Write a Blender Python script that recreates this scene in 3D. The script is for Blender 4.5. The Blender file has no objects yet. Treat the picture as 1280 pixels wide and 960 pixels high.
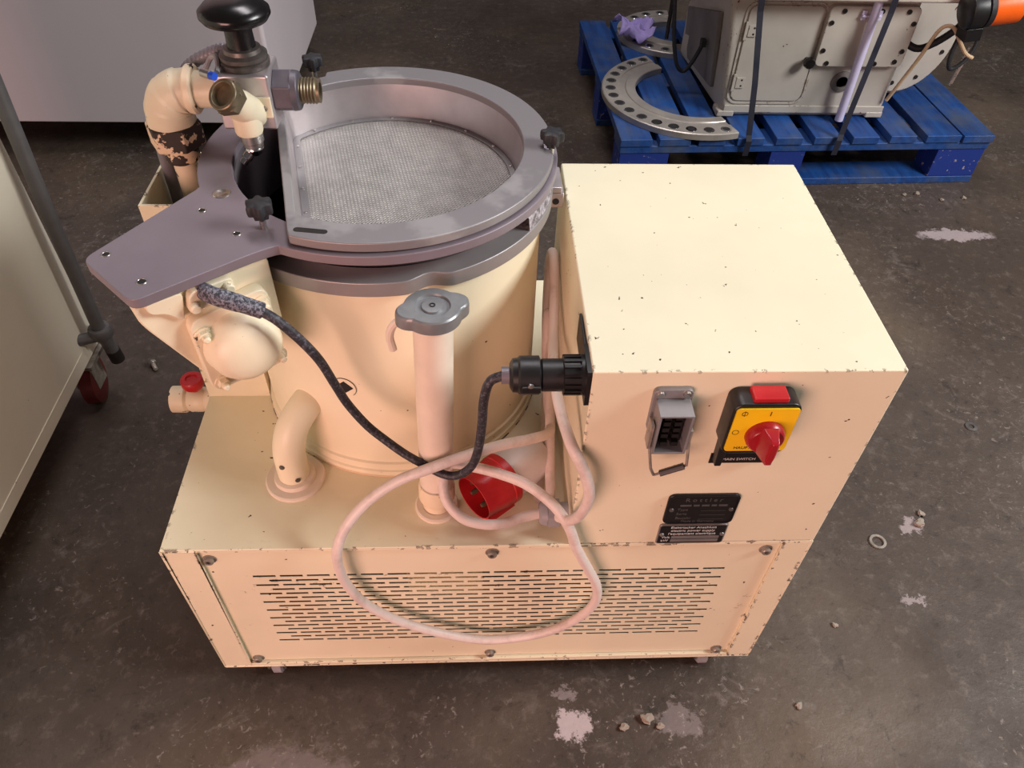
import bpy, math, random
from mathutils import Vector, Matrix
random.seed(7)
S = bpy.context.scene
C = S.collection
PI = math.pi
Z0 = 0.05            # underside of the machine's base cabinet above the floor

# ---------------------------------------------------------------- camera
cd = bpy.data.cameras.new('camera'); cam = bpy.data.objects.new('camera', cd); C.objects.link(cam)
cam.location = (0.38498, -0.50814, 1.13390 + Z0)
cam.rotation_euler = (0.76912, -0.026207, -0.035222)
cd.sensor_fit = 'HORIZONTAL'; cd.sensor_width = 36.0; cd.lens = 956.5 / 1280 * 36
cd.clip_start = 0.02; cd.clip_end = 60
S.camera = cam
# ---------------------------------------------------------------- world, lamps, exposure
w = bpy.data.worlds.new('World'); S.world = w; w.use_nodes = True
w.node_tree.nodes['Background'].inputs[0].default_value = (0.95, 0.86, 0.84, 1)
w.node_tree.nodes['Background'].inputs[1].default_value = 0.085
def area(name, loc, target, sx, sy, power, col):
    l = bpy.data.lights.new(name, 'AREA'); l.shape = 'RECTANGLE'; l.size = sx; l.size_y = sy
    l.energy = power; l.color = col
    o = bpy.data.objects.new(name, l); C.objects.link(o); o.location = loc
    o.rotation_euler = (Vector(target) - Vector(loc)).to_track_quat('-Z', 'Y').to_euler()
    return o
area('unseen_overhead_lamp', (2.9, -0.16, 2.15), (0.5, 0.2, 0.45), 1.2, 0.8, 96, (1.0, 1.0, 0.99))
area('unseen_overhead_lamp', (0.55, 1.35, 3.3), (-0.1, 0.7, 0.3), 1.8, 0.5, 42, (1.0, 0.94, 0.96))  # unseen second lamp, aimed and powered to brighten the trolley face
area('warm_fill_light', (-1.2, -2.7, 0.95), (0.3, 0, 0.35), 2.0, 1.5, 98, (1.0, 0.555, 0.475))  # unseen warm fill for the front faces; no doorway is known there
S.view_settings.view_transform = 'Standard'; S.view_settings.look = 'None'
S.view_settings.gamma = 1; S.view_settings.use_curve_mapping = False
S.view_settings.exposure = 0.0

# ---------------------------------------------------------------- materials
def lin(c):
    return tuple(((v / 255) / 12.92 if v / 255 <= 0.04045 else ((v / 255 + 0.055) / 1.055) ** 2.4) for v in c) + (1,)
class NT:
    def __init__(s, name):
        s.m = bpy.data.materials.new(name); s.m.use_nodes = True
        s.t = s.m.node_tree; s.b = s.t.nodes['Principled BSDF']
        s.co = s.t.nodes.new('ShaderNodeTexCoord').outputs['Object']
    def n(s, typ, **kw):
        nd = s.t.nodes.new(typ)
        for k, v in kw.items():
            if k.startswith('i_'):
                key = k[2:]; key = int(key) if key.isdigit() else key.replace('_', ' ')
                if hasattr(v, 'is_output') or isinstance(v, bpy.types.NodeSocket): s.t.links.new(v, nd.inputs[key])
                else: nd.inputs[key].default_value = v
            else: setattr(nd, k, v)
        return nd
    def noise(s, scale, detail=3, rough=0.55, vec=None, dist=0):
        return s.n('ShaderNodeTexNoise', i_Vector=vec or s.co, i_Scale=scale, i_Detail=detail, i_Roughness=rough, i_Distortion=dist).outputs[0]
    def ramp(s, f, a, b, lo=0.0, hi=1.0):
        return s.n('ShaderNodeMapRange', i_0=f, i_1=a, i_2=b, i_3=lo, i_4=hi).outputs[0]
    def math(s, op, a, b=0.0):
        return s.n('ShaderNodeMath', operation=op, i_0=a, i_1=b).outputs[0]
    def mix(s, f, a, b):
        nd = s.t.nodes.new('ShaderNodeMix'); nd.data_type = 'RGBA'
        for idx, v in ((0, f), (6, a), (7, b)):
            if isinstance(v, bpy.types.NodeSocket): s.t.links.new(v, nd.inputs[idx])
            else: nd.inputs[idx].default_value = v
        return nd.outputs[2]
    def set(s, key, v):
        if isinstance(v, bpy.types.NodeSocket): s.t.links.new(v, s.b.inputs[key])
        else: s.b.inputs[key].default_value = v
    def bump(s, h, strength, dist=0.001):
        o = s.n('ShaderNodeBump', i_Height=h, i_Strength=strength, i_Distance=dist).outputs[0]
        s.t.links.new(o, s.b.inputs['Normal'])
M = {}
def plain(name, rgb, rough=0.5, metal=0.0, var=0.12, scale=40, bump=0.0, spec=0.5):
    k = NT(name); c = lin(rgb)
    f = k.ramp(k.noise(scale, 4), 0.3, 0.7)
    k.set('Base Color', k.mix(f, tuple(v * (1 - var) for v in c[:3]) + (1,), tuple(min(1, v * (1 + var)) for v in c[:3]) + (1,)))
    k.set('Roughness', k.ramp(k.noise(scale * 0.6, 3), 0.3, 0.7, max(0.03, rough - 0.07), rough + 0.07)); k.set('Metallic', metal)
    k.set('Specular IOR Level', spec)
    if bump: k.bump(k.noise(scale * 4, 3), bump)
    M[name] = k.m; return k
def paint(name, rgb, chip=(60, 45, 35), spots=0.722, edge=0.52, rough=0.42, grime=0.10, edge_r=0.005, spot_scale=95):
    """painted sheet metal: slight mottling, small chips and chips along edges"""
    k = NT(name); c = lin(rgb)
    mott = k.ramp(k.noise(5, 4, 0.6), 0.35, 0.75)
    col = k.mix(mott, c, tuple(v * (1 - grime) for v in c[:3]) + (1,))
    n1 = k.noise(spot_scale, 2.5, 0.6)
    n2 = k.noise(6.0, 2)
    spot = k.ramp(k.math('ADD', n1, k.math('MULTIPLY', n2, 0.10)), spots + 0.05, spots + 0.065)
    bev = k.n('ShaderNodeBevel', samples=4, i_Radius=edge_r).outputs[0]
    geo = k.n('ShaderNodeNewGeometry').outputs['True Normal']
    dot = k.n('ShaderNodeVectorMath', operation='DOT_PRODUCT', i_0=bev, i_1=geo).outputs['Value']
    em = k.ramp(dot, 0.992, 0.95)
    en = k.ramp(k.math('ADD', k.noise(95, 3, 0.6), k.math('MULTIPLY', k.math('SUBTRACT', k.noise(11, 2), 0.5), 0.45)), edge + 0.065, edge + 0.085)
    mask = k.math('MAXIMUM', spot, k.math('MULTIPLY', em, en))
    col = k.mix(mask, col, lin(chip))
    k.set('Base Color', col); k.set('Roughness', k.ramp(mask, 0, 1, rough, 0.75))
    k.bump(k.math('SUBTRACT', k.noise(220, 2), mask), 0.12, 0.0006)
    M[name] = k.m; return k
def peeled(name, rgb, dark, th, scale=38):
    k = NT(name)
    f = k.ramp(k.noise(scale, 4, 0.62), th, th + 0.02)
    k.set('Base Color', k.mix(f, lin(rgb), lin(dark))); k.set('Roughness', k.ramp(f, 0, 1, 0.45, 0.7))
    k.bump(f, -0.4, 0.001); M[name] = k.m
CREAM = (238, 229, 199)
paint('cream_paint', CREAM)
paint('cream_clean', CREAM, spots=0.745, edge=0.62)
paint('cream_cast', (238, 226, 196), spots=0.74, edge=0.62, grime=0.16, spot_scale=110)
peeled('cream_peeling', (232, 205, 172), (52, 42, 38), 0.50)
peeled('cream_peeling_little', (234, 216, 186), (52, 42, 38), 0.60, 60)
plain('plastic_cream', (230, 216, 198), 0.4, var=0.04)
plain('grey_cast', (142, 134, 140), 0.46, 0.35, 0.10, 18, 0.06)
plain('grey_plate', (132, 122, 130), 0.5, 0.25, 0.07, 14, 0.03)
plain('grey_flange', (146, 143, 144), 0.4, 0.35, 0.10, 18, 0.05)
plain('aluminium', (196, 188, 190), 0.36, 0.75, 0.08, 30, 0.03)
plain('cap_grey', (132, 134, 136), 0.38, 0.35, 0.12, 60, 0.1)
plain('inside_shade', (26, 24, 24), 0.8, 0, 0.2)  # near-black puts the shade of holes and cavities into the colour
plain('steel', (180, 176, 172), 0.3, 0.9, 0.12, 60)
plain('chrome', (205, 205, 208), 0.14, 1.0, 0.04)
plain('dirty_steel', (150, 142, 132), 0.40, 0.35, 0.3, 90, 0.1)
plain('tarnished', (98, 92, 88), 0.42, 0.6, 0.3, 70, 0.1)
plain('plug_white', (216, 210, 208), 0.4, 0, 0.04)
plain('brass', (122, 110, 88), 0.42, 0.6, 0.3, 80, 0.1)
plain('mesh_wire', (224, 218, 214), 0.45, 0.35, 0.15, 60)
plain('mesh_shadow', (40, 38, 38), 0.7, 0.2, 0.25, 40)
plain('black_plastic', (24, 22, 23), 0.38, 0, 0.25, 50)
plain('black_gloss', (14, 12, 13), 0.26, 0, 0.2)
plain('black_rubber', (34, 34, 38), 0.6, 0, 0.35, 120, 0.15)
plain('hose_grey', (128, 124, 132), 0.45, 0.2, 0.15)
plain('nut_grey', (92, 88, 96), 0.45, 0.3, 0.15, 60)
plain('gland_grey', (150, 148, 152), 0.5, 0, 0.08)
plain('red_plastic', (184, 32, 38), 0.32, 0, 0.10, 30)
plain('red_knob', (158, 24, 34), 0.25, 0, 0.10, 30)
plain('yellow_plate', (246, 200, 20), 0.4, 0, 0.04)
plain('black_ink', (30, 26, 20), 0.6, 0, 0.05)
plain('plate_black', (26, 24, 26), 0.35, 0.2, 0.2)
plain('plate_relief', (104, 100, 98), 0.4, 0.5, 0.1)
plain('plate_silver', (150, 146, 146), 0.35, 0.6, 0.1)
plain('white_ink', (205, 200, 196), 0.5, 0, 0.03)
plain('grey_housing', (138, 136, 138), 0.45, 0.3, 0.08)
plain('blue_dot', (30, 80, 200), 0.4)
plain('cabinet_white', (208, 198, 202), 0.42, 0, 0.02, 3)
plain('cabinet_side', (176, 174, 172), 0.45, 0, 0.02, 3)
plain('bar_grey', (98, 96, 96), 0.45, 0.3, 0.10, 30)
plain('wheel_red', (88, 26, 24), 0.5, 0, 0.2, 40)
plain('dark_metal', (50, 46, 44), 0.5, 0.5, 0.2)
plain('strap', (40, 40, 52), 0.4, 0, 0.15, 30)
plain('tube_white', (214, 206, 236), 0.35, 0, 0.03)
plain('orange', (250, 104, 22), 0.4, 0, 0.05)
plain('rag', (176, 160, 224), 0.8, 0, 0.12, 60, 0.2)
plain('wire_beige', (206, 178, 142), 0.5, 0, 0.08)
plain('flange_steel', (182, 174, 166), 0.38, 0.5, 0.14, 20, 0.06)
plain('pebble', (150, 138, 126), 0.9, 0, 0.3, 80)
paint('old_cream', (194, 185, 174), chip=(92, 52, 40), spots=0.72, edge=0.52, rough=0.4, grime=0.22, spot_scale=40)
paint('trolley_cream', (226, 216, 196), chip=(90, 80, 66), spots=0.78, edge=0.64, rough=0.45, grime=0.10)
plain('old_dark_face', (120, 112, 108), 0.6, 0, 0.2, 12)
plain('red_machine_chip', (96, 52, 42), 0.7)
# dirty white cable
k = NT('cable_white'); f = k.ramp(k.noise(24, 5, 0.7), 0.5, 0.8)
k.set('Base Color', k.mix(k.math('MULTIPLY', f, 0.55), lin((226, 210, 202)), lin((150, 122, 108)))); k.set('Roughness', 0.45); M['cable_white'] = k.m
# dusty rubber
k = NT('cable_dusty'); f = k.ramp(k.noise(300, 4, 0.7), 0.5, 0.75)
k.set('Base Color', k.mix(f, lin((38, 38, 44)), lin((112, 112, 124)))); k.set('Roughness', 0.55); M['cable_dusty'] = k.m
k = NT('dusty_rubber'); f = k.ramp(k.noise(320, 4, 0.75), 0.44, 0.62)
k.set('Base Color', k.mix(f, lin((44, 44, 52)), lin((140, 138, 150)))); k.set('Roughness', 0.75); M['dusty_rubber'] = k.m
k = NT('dusty_metal'); f = k.ramp(k.noise(130, 5, 0.75), 0.42, 0.60)
k.set('Base Color', k.mix(f, lin((98, 90, 92)), lin((186, 178, 184)))); k.set('Roughness', 0.85); k.bump(f, 0.4, 0.001); M['dusty_metal'] = k.m
# grey cast lid with pale worn patches
k = NT('grey_worn'); f = k.ramp(k.noise(9, 5, 0.6), 0.53, 0.60)
k.set('Base Color', k.mix(k.math('MULTIPLY', f, 0.35), lin((140, 136, 138)), lin((186, 184, 182)))); k.set('Roughness', k.ramp(f, 0, 1, 0.42, 0.55)); k.set('Metallic', 0.35)
k.bump(k.noise(80, 3), 0.05); M['grey_worn'] = k.m
# blue pallet paint, worn
k = NT('blue_wood'); mp = k.n('ShaderNodeMapping', i_Vector=k.co); mp.inputs['Scale'].default_value = (1, 0.08, 1)
g = k.noise(60, 4, 0.6, mp.outputs[0]); wv = k.ramp(k.noise(7, 5, 0.65), 0.46, 0.68)
col = k.mix(k.ramp(g, 0.3, 0.7), lin((14, 52, 112)), lin((28, 80, 150)))
col = k.mix(k.math('MULTIPLY', wv, 0.8), col, lin((78, 88, 108)))
sp = k.ramp(k.noise(45, 3, 0.6), 0.70, 0.72)
k.set('Base Color', k.mix(sp, col, lin((56, 58, 74)))); k.set('Roughness', 0.55); k.bump(g, 0.25, 0.002); M['blue_wood'] = k.m
k = NT('blue_block'); f = k.ramp(k.noise(60, 4, 0.7), 0.63, 0.66)
k.set('Base Color', k.mix(f, lin((22, 50, 132)), lin((160, 150, 148)))); k.set('Roughness', 0.6); M['blue_block'] = k.m
# concrete floor
k = NT('concrete')
big = k.ramp(k.noise(0.9, 5, 0.6), 0.3, 0.7); mid = k.ramp(k.noise(5, 6, 0.65, dist=0.4), 0.32, 0.70)
col = k.mix(big, lin((66, 54, 47)), lin((92, 82, 74)))
col = k.mix(k.math('MULTIPLY', mid, 0.55), col, lin((50, 40, 34)))
warm = k.ramp(k.noise(1.7, 3, 0.5), 0.52, 0.75)
col = k.mix(k.math('MULTIPLY', warm, 0.35), col, lin((126, 106, 84)))
fine = k.noise(38, 6, 0.72)
col = k.mix(k.ramp(fine, 0.54, 0.80, 0, 0.42), col, lin((142, 130, 120)))
col = k.mix(k.ramp(fine, 0.43, 0.28, 0, 0.7), col, lin((36, 29, 25)))
gate = k.ramp(k.noise(2.3, 3), 0.46, 0.62)
grit = k.math('MULTIPLY', k.ramp(k.noise(85, 4, 0.7, dist=0.6), 0.60, 0.68), gate)
blot = k.ramp(k.noise(14, 7, 0.72, dist=1.2), 0.56, 0.66)
col = k.mix(k.math('MULTIPLY', k.math('MULTIPLY', blot, gate), 0.40), col, lin((138, 128, 122)))
crk = k.ramp(k.noise(11, 6, 0.75, dist=0.8), 0.40, 0.34)
col = k.mix(k.math('MULTIPLY', crk, 0.45), col, lin((34, 27, 23)))
col = k.mix(k.math('MULTIPLY', grit, 0.55), col, lin((168, 156, 148)))
# white dried spills with a shape of their own
wob = k.n('ShaderNodeTexNoise', i_Vector=k.co, i_Scale=34.0, i_Detail=7.0, i_Roughness=0.75).outputs['Color']
off = k.n('ShaderNodeVectorMath', operation='MULTIPLY_ADD', i_0=wob, i_1=(0.10, 0.10, 0), i_2=k.co).outputs[0]
for (sx, sy, rx, ry, st) in ((0.572, -0.028, 0.024, 0.020, 0.75), (0.565, 0.02, 0.016, 0.014, 0.3), (0.735, -0.03, 0.03, 0.024, 0.22), (1.735, 1.24, 0.10, 0.022, 0.5), (1.235, 0.31, 0.02, 0.02, 0.4), (1.18, 0.165, 0.02, 0.008, 0.35), (0.15, -0.10, 0.10, 0.05, 0.15)):
    d = k.n('ShaderNodeVectorMath', operation='SUBTRACT', i_0=off, i_1=(sx, sy, 0)).outputs[0]
    d = k.n('ShaderNodeVectorMath', operation='DIVIDE', i_0=d, i_1=(rx, ry, 1)).outputs[0]
    ln = k.n('ShaderNodeVectorMath', operation='LENGTH', i_0=d).outputs['Value']
    col = k.mix(k.math('MULTIPLY', k.ramp(ln, 1.15, 0.85), st), col, lin((205, 188, 190)))
k.set('Base Color', col); k.set('Roughness', k.ramp(mid, 0, 1, 0.42, 0.75)); k.set('Specular IOR Level', 0.35)
k.bump(k.math('ADD', k.math('MULTIPLY', fine, 0.8), k.math('MULTIPLY', k.noise(9, 6, 0.7), 1.2)), 0.36, 0.006); M['concrete'] = k.m

# ---------------------------------------------------------------- mesh helpers
class MB:
    def __init__(s): s.v = []; s.f = []
    def add(s, vs, fs, mtx=None):
        b = len(s.v)
        s.v += [tuple(mtx @ Vector(p)) if mtx else tuple(p) for p in vs]
        s.f += [tuple(i + b for i in f) for f in fs]; return s
    def box(s, a, b, mtx=None):
        (x0, y0, z0), (x1, y1, z1) = a, b
        return s.add([(x0,y0,z0),(x1,y0,z0),(x1,y1,z0),(x0,y1,z0),(x0,y0,z1),(x1,y0,z1),(x1,y1,z1),(x0,y1,z1)],
                     [(0,3,2,1),(4,5,6,7),(0,1,5,4),(1,2,6,5),(2,3,7,6),(3,0,4,7)], mtx)
    def prism(s, poly, z0, z1, mtx=None):
        n = len(poly)
        vs = [(x, y, z0) for x, y in poly] + [(x, y, z1) for x, y in poly]
        return s.add(vs, [tuple(range(n))[::-1], tuple(range(n, 2*n))] + [(i, (i+1) % n, n + (i+1) % n, n + i) for i in range(n)], mtx)
    def ring(s, outer, inner, z0, z1, mtx=None):
        n = len(outer)
        vs = [(x,y,z0) for x,y in outer] + [(x,y,z0) for x,y in inner] + [(x,y,z1) for x,y in outer] + [(x,y,z1) for x,y in inner]
        fs = []
        for i in range(n):
            j = (i+1) % n
            fs += [(2*n+i, 2*n+j, 3*n+j, 3*n+i), (i, n+i, n+j, j), (i, j, 2*n+j, 2*n+i), (n+i, 3*n+i, 3*n+j, n+j)]
        return s.add(vs, fs, mtx)
    def lathe(s, prof, mtx=None, n=32, a0=0.0, a1=2*PI):
        full = abs(a1 - a0 - 2*PI) < 1e-6; m = n if full else n + 1; L = len(prof)
        vs = [(r*math.cos(a0+(a1-a0)*i/n), r*math.sin(a0+(a1-a0)*i/n), z) for i in range(m) for r, z in prof]
        fs = []
        for i in range(n):
            j = (i+1) % m
            for q in range(L-1):
                if prof[q][0] < 1e-7 and prof[q+1][0] < 1e-7: continue
                if prof[q][0] < 1e-7: fs.append((i*L+q, j*L+q+1, i*L+q+1))
                elif prof[q+1][0] < 1e-7: fs.append((i*L+q, j*L+q, i*L+q+1))
                else: fs.append((i*L+q, j*L+q, j*L+q+1, i*L+q+1))
        return s.add(vs, fs, mtx)
    def tube(s, pts, r, n=10, cap=True):
        pts = [Vector(q) for q in pts]; rs = r if isinstance(r, (list, tuple)) else [r]*len(pts)
        vs = []; fs = []; up = None
        for i, q in enumerate(pts):
            t = (pts[min(i+1, len(pts)-1)] - pts[max(i-1, 0)]).normalized()
            if up is None:
                up = t.orthogonal().normalized()
            up = (up - t * up.dot(t)).normalized(); sd = t.cross(up)
            for a in range(n):
                c, sn = math.cos(2*PI*a/n), math.sin(2*PI*a/n)
                vs.append(tuple(q + (up*c + sd*sn) * rs[i]))
        for i in range(len(pts)-1):
            for a in range(n):
                b = (a+1) % n; fs.append((i*n+a, i*n+b, (i+1)*n+b, (i+1)*n+a))
        if cap: fs += [tuple(range(n))[::-1], tuple(range((len(pts)-1)*n, len(pts)*n))]
        return s.add(vs, fs)
    def build(s, name, mat, parent=None, bevel=0, smooth=35, seg=2, kind=None):
        me = bpy.data.meshes.new(name); me.from_pydata(s.v, [], s.f); me.validate(); me.update()
        import bmesh
        bm = bmesh.new(); bm.from_mesh(me); bmesh.ops.remove_doubles(bm, verts=bm.verts, dist=1e-6)
        bmesh.ops.recalc_face_normals(bm, faces=bm.faces); bm.to_mesh(me); bm.free()
        me.materials.append(M[mat])
        if smooth:
            me.polygons.foreach_set('use_smooth', [True]*len(me.polygons)); me.set_sharp_from_angle(angle=math.radians(smooth))
        o = bpy.data.objects.new(name, me); C.objects.link(o)
        if parent: o.parent = parent
        if bevel:
            md = o.modifiers.new('bevel', 'BEVEL'); md.width = bevel; md.segments = seg; md.limit_method = 'ANGLE'; md.angle_limit = math.radians(40)
            md.harden_normals = True
        if kind: o['kind'] = kind
        return o
def spline(pts, per=8):
    P = [Vector(q) for q in pts]; P = [P[0]*2 - P[1]] + P + [P[-1]*2 - P[-2]]; out = []
    for i in range(1, len(P)-2):
        a, b, c, d = P[i-1], P[i], P[i+1], P[i+2]
        for j in range(per):
            t = j / per
            out.append(0.5*((2*b) + (c-a)*t + (2*a-5*b+4*c-d)*t*t + (3*b-a-3*c+d)*t**3))
    return out + [P[-2]]
def frame(loc, axis, roll=None):
    """matrix whose local z points along axis"""
    z = Vector(axis).normalized(); x = Vector(roll) if roll else z.orthogonal(); x = (x - z*x.dot(z)).normalized(); y = z.cross(x)
    m = Matrix((x, y, z)).transposed().to_4x4(); m.translation = Vector(loc); return m
def circ(cx, cy, r, n=32, a0=0.0): return [(cx + r*math.cos(a0 + 2*PI*i/n), cy + r*math.sin(a0 + 2*PI*i/n)) for i in range(n)]
def rrect(x0, y0, x1, y1, r, n=5):
    out = []
    for cx, cy, a in ((x1-r, y0+r, -PI/2), (x1-r, y1-r, 0), (x0+r, y1-r, PI/2), (x0+r, y0+r, PI)):
        out += [(cx + r*math.cos(a + PI/2*i/n), cy + r*math.sin(a + PI/2*i/n)) for i in range(n+1)]
    return out
def roundpoly(P, r, n=4):
    out = []; L = len(P)
    for i in range(L):
        a, b, c = Vector(P[i-1]), Vector(P[i]), Vector(P[(i+1) % L])
        rr = r[i] if isinstance(r, (list, tuple)) else r
        u = (a-b).normalized()*min(rr, (a-b).length*0.45); v = (c-b).normalized()*min(rr, (c-b).length*0.45)
        for j in range(n+1):
            t = j/n; out.append(tuple((b+u)*(1-t)**2 + b*2*t*(1-t) + (b+v)*t*t))
    return out
def hexa(r, a0=0.0): return [(r*math.cos(a0 + PI/3*i), r*math.sin(a0 + PI/3*i)) for i in range(6)]
def thing(name, label, cat, loc=(0,0,0), group=None, rz=0):
    o = bpy.data.objects.new(name, None); C.objects.link(o); o.location = loc; o.rotation_euler[2] = rz; o.empty_display_size = 0.05
    return tag(o, label, cat, group)
def tag(o, label, cat, group=None):
    o['label'] = label; o['category'] = cat
    if group: o['group'] = group
    return o
def text(body, size, mtx, mat, parent, name='lettering', align='LEFT', extrude=0.0002, xs=1.0):
    cu = bpy.data.curves.new(name, 'FONT'); cu.body = body; cu.size = size; cu.extrude = extrude; cu.align_x = align; cu.align_y = 'CENTER'
    t = bpy.data.objects.new('tmp', cu); C.objects.link(t)
    dg = bpy.context.evaluated_depsgraph_get(); me = bpy.data.meshes.new_from_object(t.evaluated_get(dg))
    bpy.data.objects.remove(t); me.transform(mtx @ Matrix.Scale(xs, 4, (1, 0, 0))); me.materials.clear(); me.materials.append(M[mat])
    o = bpy.data.objects.new(name, me); C.objects.link(o); o.parent = parent; return o
FRONT = lambda x, y, z: Matrix.Translation((x, y, z)) @ Matrix.Rotation(PI/2, 4, 'X')   # text facing -y

# ---------------------------------------------------------------- setting
fl = MB().add([(-6,-4,0),(8,-4,0),(8,9,0),(-6,9,0)], [(0,1,2,3)]).build('floor', 'concrete'); fl['kind'] = 'structure'; fl['label'] = 'stained dark grey-brown concrete workshop floor'

# ================================================================ the cream machine
mach = thing('sieving_machine', 'cream industrial sieving machine with round drum, grey screen lid and control box', 'machine', (0, 0, Z0))
W, HB, DB = 0.8, 0.324, 0.52
TX, TH, TD = 0.4933, 0.6233, 0.3826
m = MB()
m.box((0,0,HB-0.003),(W,DB,HB))                                   # top sheet
m.box((0,0,0),(0.003,DB,HB-0.003)); m.box((W-0.003,0,0),(W,DB,HB-0.003)); m.box((0.003,DB-0.003,0),(W-0.003,DB,HB-0.003))
m.box((0.003,0.0,0.0),(W-0.003,DB-0.003,0.003))
m.box((0.003,0,0.003),(0.041,0.012,HB-0.003)); m.box((0.764,0,0.003),(W-0.003,0.012,HB-0.003)); m.box((0.041,0,0.3175),(0.764,0.012,HB-0.003)); m.box((0.041,0,0.003),(0.764,0.012,0.010))
cab = m.build('base_cabinet', 'cream_paint', mach, bevel=0.0012)
MB().box((0.0415,0.030,0.011),(0.7635,0.034,0.316)).build('slot_shade_sheet', 'inside_shade', mach)  # added dark sheet, stands in for the shade inside the cabinet behind the slots
m = MB(); m.box((0.29,0.0095,0.190),(0.388,0.0115,0.262))
m.build('inner_duct_plate', 'cream_clean', mach)
# front panel with real slots
px0, px1, pz0, pz1, py, pt = 0.0414, 0.7636, 0.0115, 0.3155, 0.005, 0.0009
m = MB()
def quad_xz(x0, x1, z0, z1):
    m.add([(x0,py,z0),(x1,py,z0),(x1,py,z1),(x0,py,z1)], [(0,1,2,3)])
pitch, sl, sh, rows = 0.0342, 0.0288, 0.0046, 17
zt, zb = 0.253, 0.075
prev = pz1
for i in range(rows):
    zc = zt + (zb-zt)*i/(rows-1); za, zd = zc + sh/2, zc - sh/2
    quad_xz(px0, px1, za, prev); prev = zd
    nsl = 18 if i % 2 == 0 else 17; xs = 0.095 + (0 if i % 2 == 0 else 0.0185); x = px0
    for q in range(nsl):
        a = xs + pitch*q; b = a + sl
        quad_xz(x, a, zd, za); x = b
        m.add([(a,py,zd),(b,py,zd),(b,py,za),(a,py,za),(a,py+pt,zd),(b,py+pt,zd),(b,py+pt,za),(a,py+pt,za)], [(0,1,5,4),(1,2,6,5),(2,3,7,6),(3,0,4,7)])
    quad_xz(x, px1, zd, za)
quad_xz(px0, px1, pz0, prev)
for a, b in (((px0,pz0),(px1,pz0)),((px1,pz0),(px1,pz1)),((px1,pz1),(px0,pz1)),((px0,pz1),(px0,pz0))):
    m.add([(a[0],py,a[1]),(b[0],py,b[1]),(b[0],py+pt,b[1]),(a[0],py+pt,a[1])], [(0,1,2,3)])
panel = m.build('vent_panel', 'cream_clean', mach, smooth=0)
for x, z in ((.052,.297),(.054,.020),(.4,.302),(.399,.022),(.747,.299),(.745,.018)):
    q = MB().lathe([(0,.0015),(.0028,.0015),(.0030,.0065),(.0052,.0065),(.0060,.0055),(.0060,0)], frame((x,py,z),(0,-1,0)), 16)
    q.lathe([(.0085,0),(.0085,.0012),(.0058,.0012)], frame((x,py,z),(0,-1,0)), 16).build('screw', 'dirty_steel', panel)
# control box
m = MB().box((TX,0,HB+0.0008),(W,TD,TH))
ctl = m.build('control_box', 'cream_paint', mach, bevel=0.0018, seg=2)
MB().box((TX+.001,.0015,HB),(W-.001,TD-.001,HB+.0008)).build('box_seam', 'dark_metal', ctl)
# casters
for x, y in ((.072,.026),(.735,.026),(.072,.48),(.735,.48)):
    c = MB().box((x-.02,y-.02,-.003),(x+.02,y+.02,0)).box((x-.014,y-.018,-.028),(x-.011,y+.018,-.002)).box((x+.011,y-.018,-.028),(x+.014,y+.018,-.002)).build('caster', 'steel', mach)
    MB().lathe([(0,-.009),(.018,-.009),(.022,-.006),(.022,.006),(.018,.009),(0,.009)], frame((x,y,-.028),(1,0,0)), 20).build('wheel', 'gland_grey', c)
# ---- drum
DX, DY = 0.275, 0.300
D = Matrix.Translation((DX, DY, 0))
dr = MB().lathe([(.170,HB),(.1925,HB),(.1925,.333),(.190,.3345),(.190,.346),(.187,.3475),(.187,.6325)], D, 128).build('drum', 'cream_clean', mach, smooth=25)
MB().lathe([(.1722,.648),(.1722,.500),(0,.500)], D, 64).build('drum_liner', 'inside_shade', mach)
# flange ring on the drum, with a flat relief beside the filler cap
fa = math.radians(-71.5)
def flange_r(a):
    d = (a - fa + PI) % (2*PI) - PI
    wd = 0.15 if d < 0 else 0.125
    t = 0.5*(1+math.cos(PI*min(1, abs(d)/wd)))
    return 0.1995 - 0.0085*t
N = 320
ang = [2*PI*i/N for i in range(N)]
MB().ring([(DX+flange_r(a)*math.cos(a), DY+flange_r(a)*math.sin(a)) for a in ang], [(DX+.1725*math.cos(a), DY+.1725*math.sin(a)) for a in ang], .632, .650).build('drum_flange', 'grey_flange', mach, bevel=.0015)
# square socket hole in the drum wall
sa = math.atan2(.130-DY, .2305-DX)
f = frame((DX+.1872*math.cos(sa), DY+.1872*math.sin(sa), .482), (math.cos(sa), math.sin(sa), 0), (0,0,1))
m = MB().prism([(.0095,0),(0,.0105),(-.0095,0),(0,-.0105)], -.001, .0006, f); m.build('square_socket', 'inside_shade', dr)
m = MB().lathe([(.0150,0),(.0150,.0006),(.0143,.0006)], f, 32, -2.4, 2.0); m.build('scored_ring', 'dark_metal', dr)
# ---- pan and swing plate
MB().lathe([(.1645,.676),(.1645,.590),(.1685,.590),(.1685,.676)], D, 96).build('pan_wall', 'grey_cast', mach)
Aq, Bq = Vector((.0100,.094)), Vector((.089,.221)); Eq, Fq = Vector((.0745,.0305)), Vector((.192,.1225))
def ray_poly(a):
    d = Vector((math.cos(a), math.sin(a))); best = .2025; o = Vector((DX,DY))
    for P, Q in zip(armpoly, armpoly[1:]):
        P, Q = Vector(P), Vector(Q); e = Q-P; den = d.x*e.y - d.y*e.x
        if abs(den) < 1e-9: continue
        wv = P-o; t = (wv.x*e.y - wv.y*e.x)/den; u = (wv.x*d.y - wv.y*d.x)/den
        if -1e-6 <= u <= 1+1e-6 and t > best: best = t
    return best
cpt = roundpoly([tuple(Bq+(Bq-Aq)*.2), tuple(Aq), tuple(Eq), tuple(Fq), (.215,.110)], [0,.012,.012,.045,0], 8)
armpoly = cpt
angs = set(round(2*PI*i/240, 6) for i in range(240))
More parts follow.
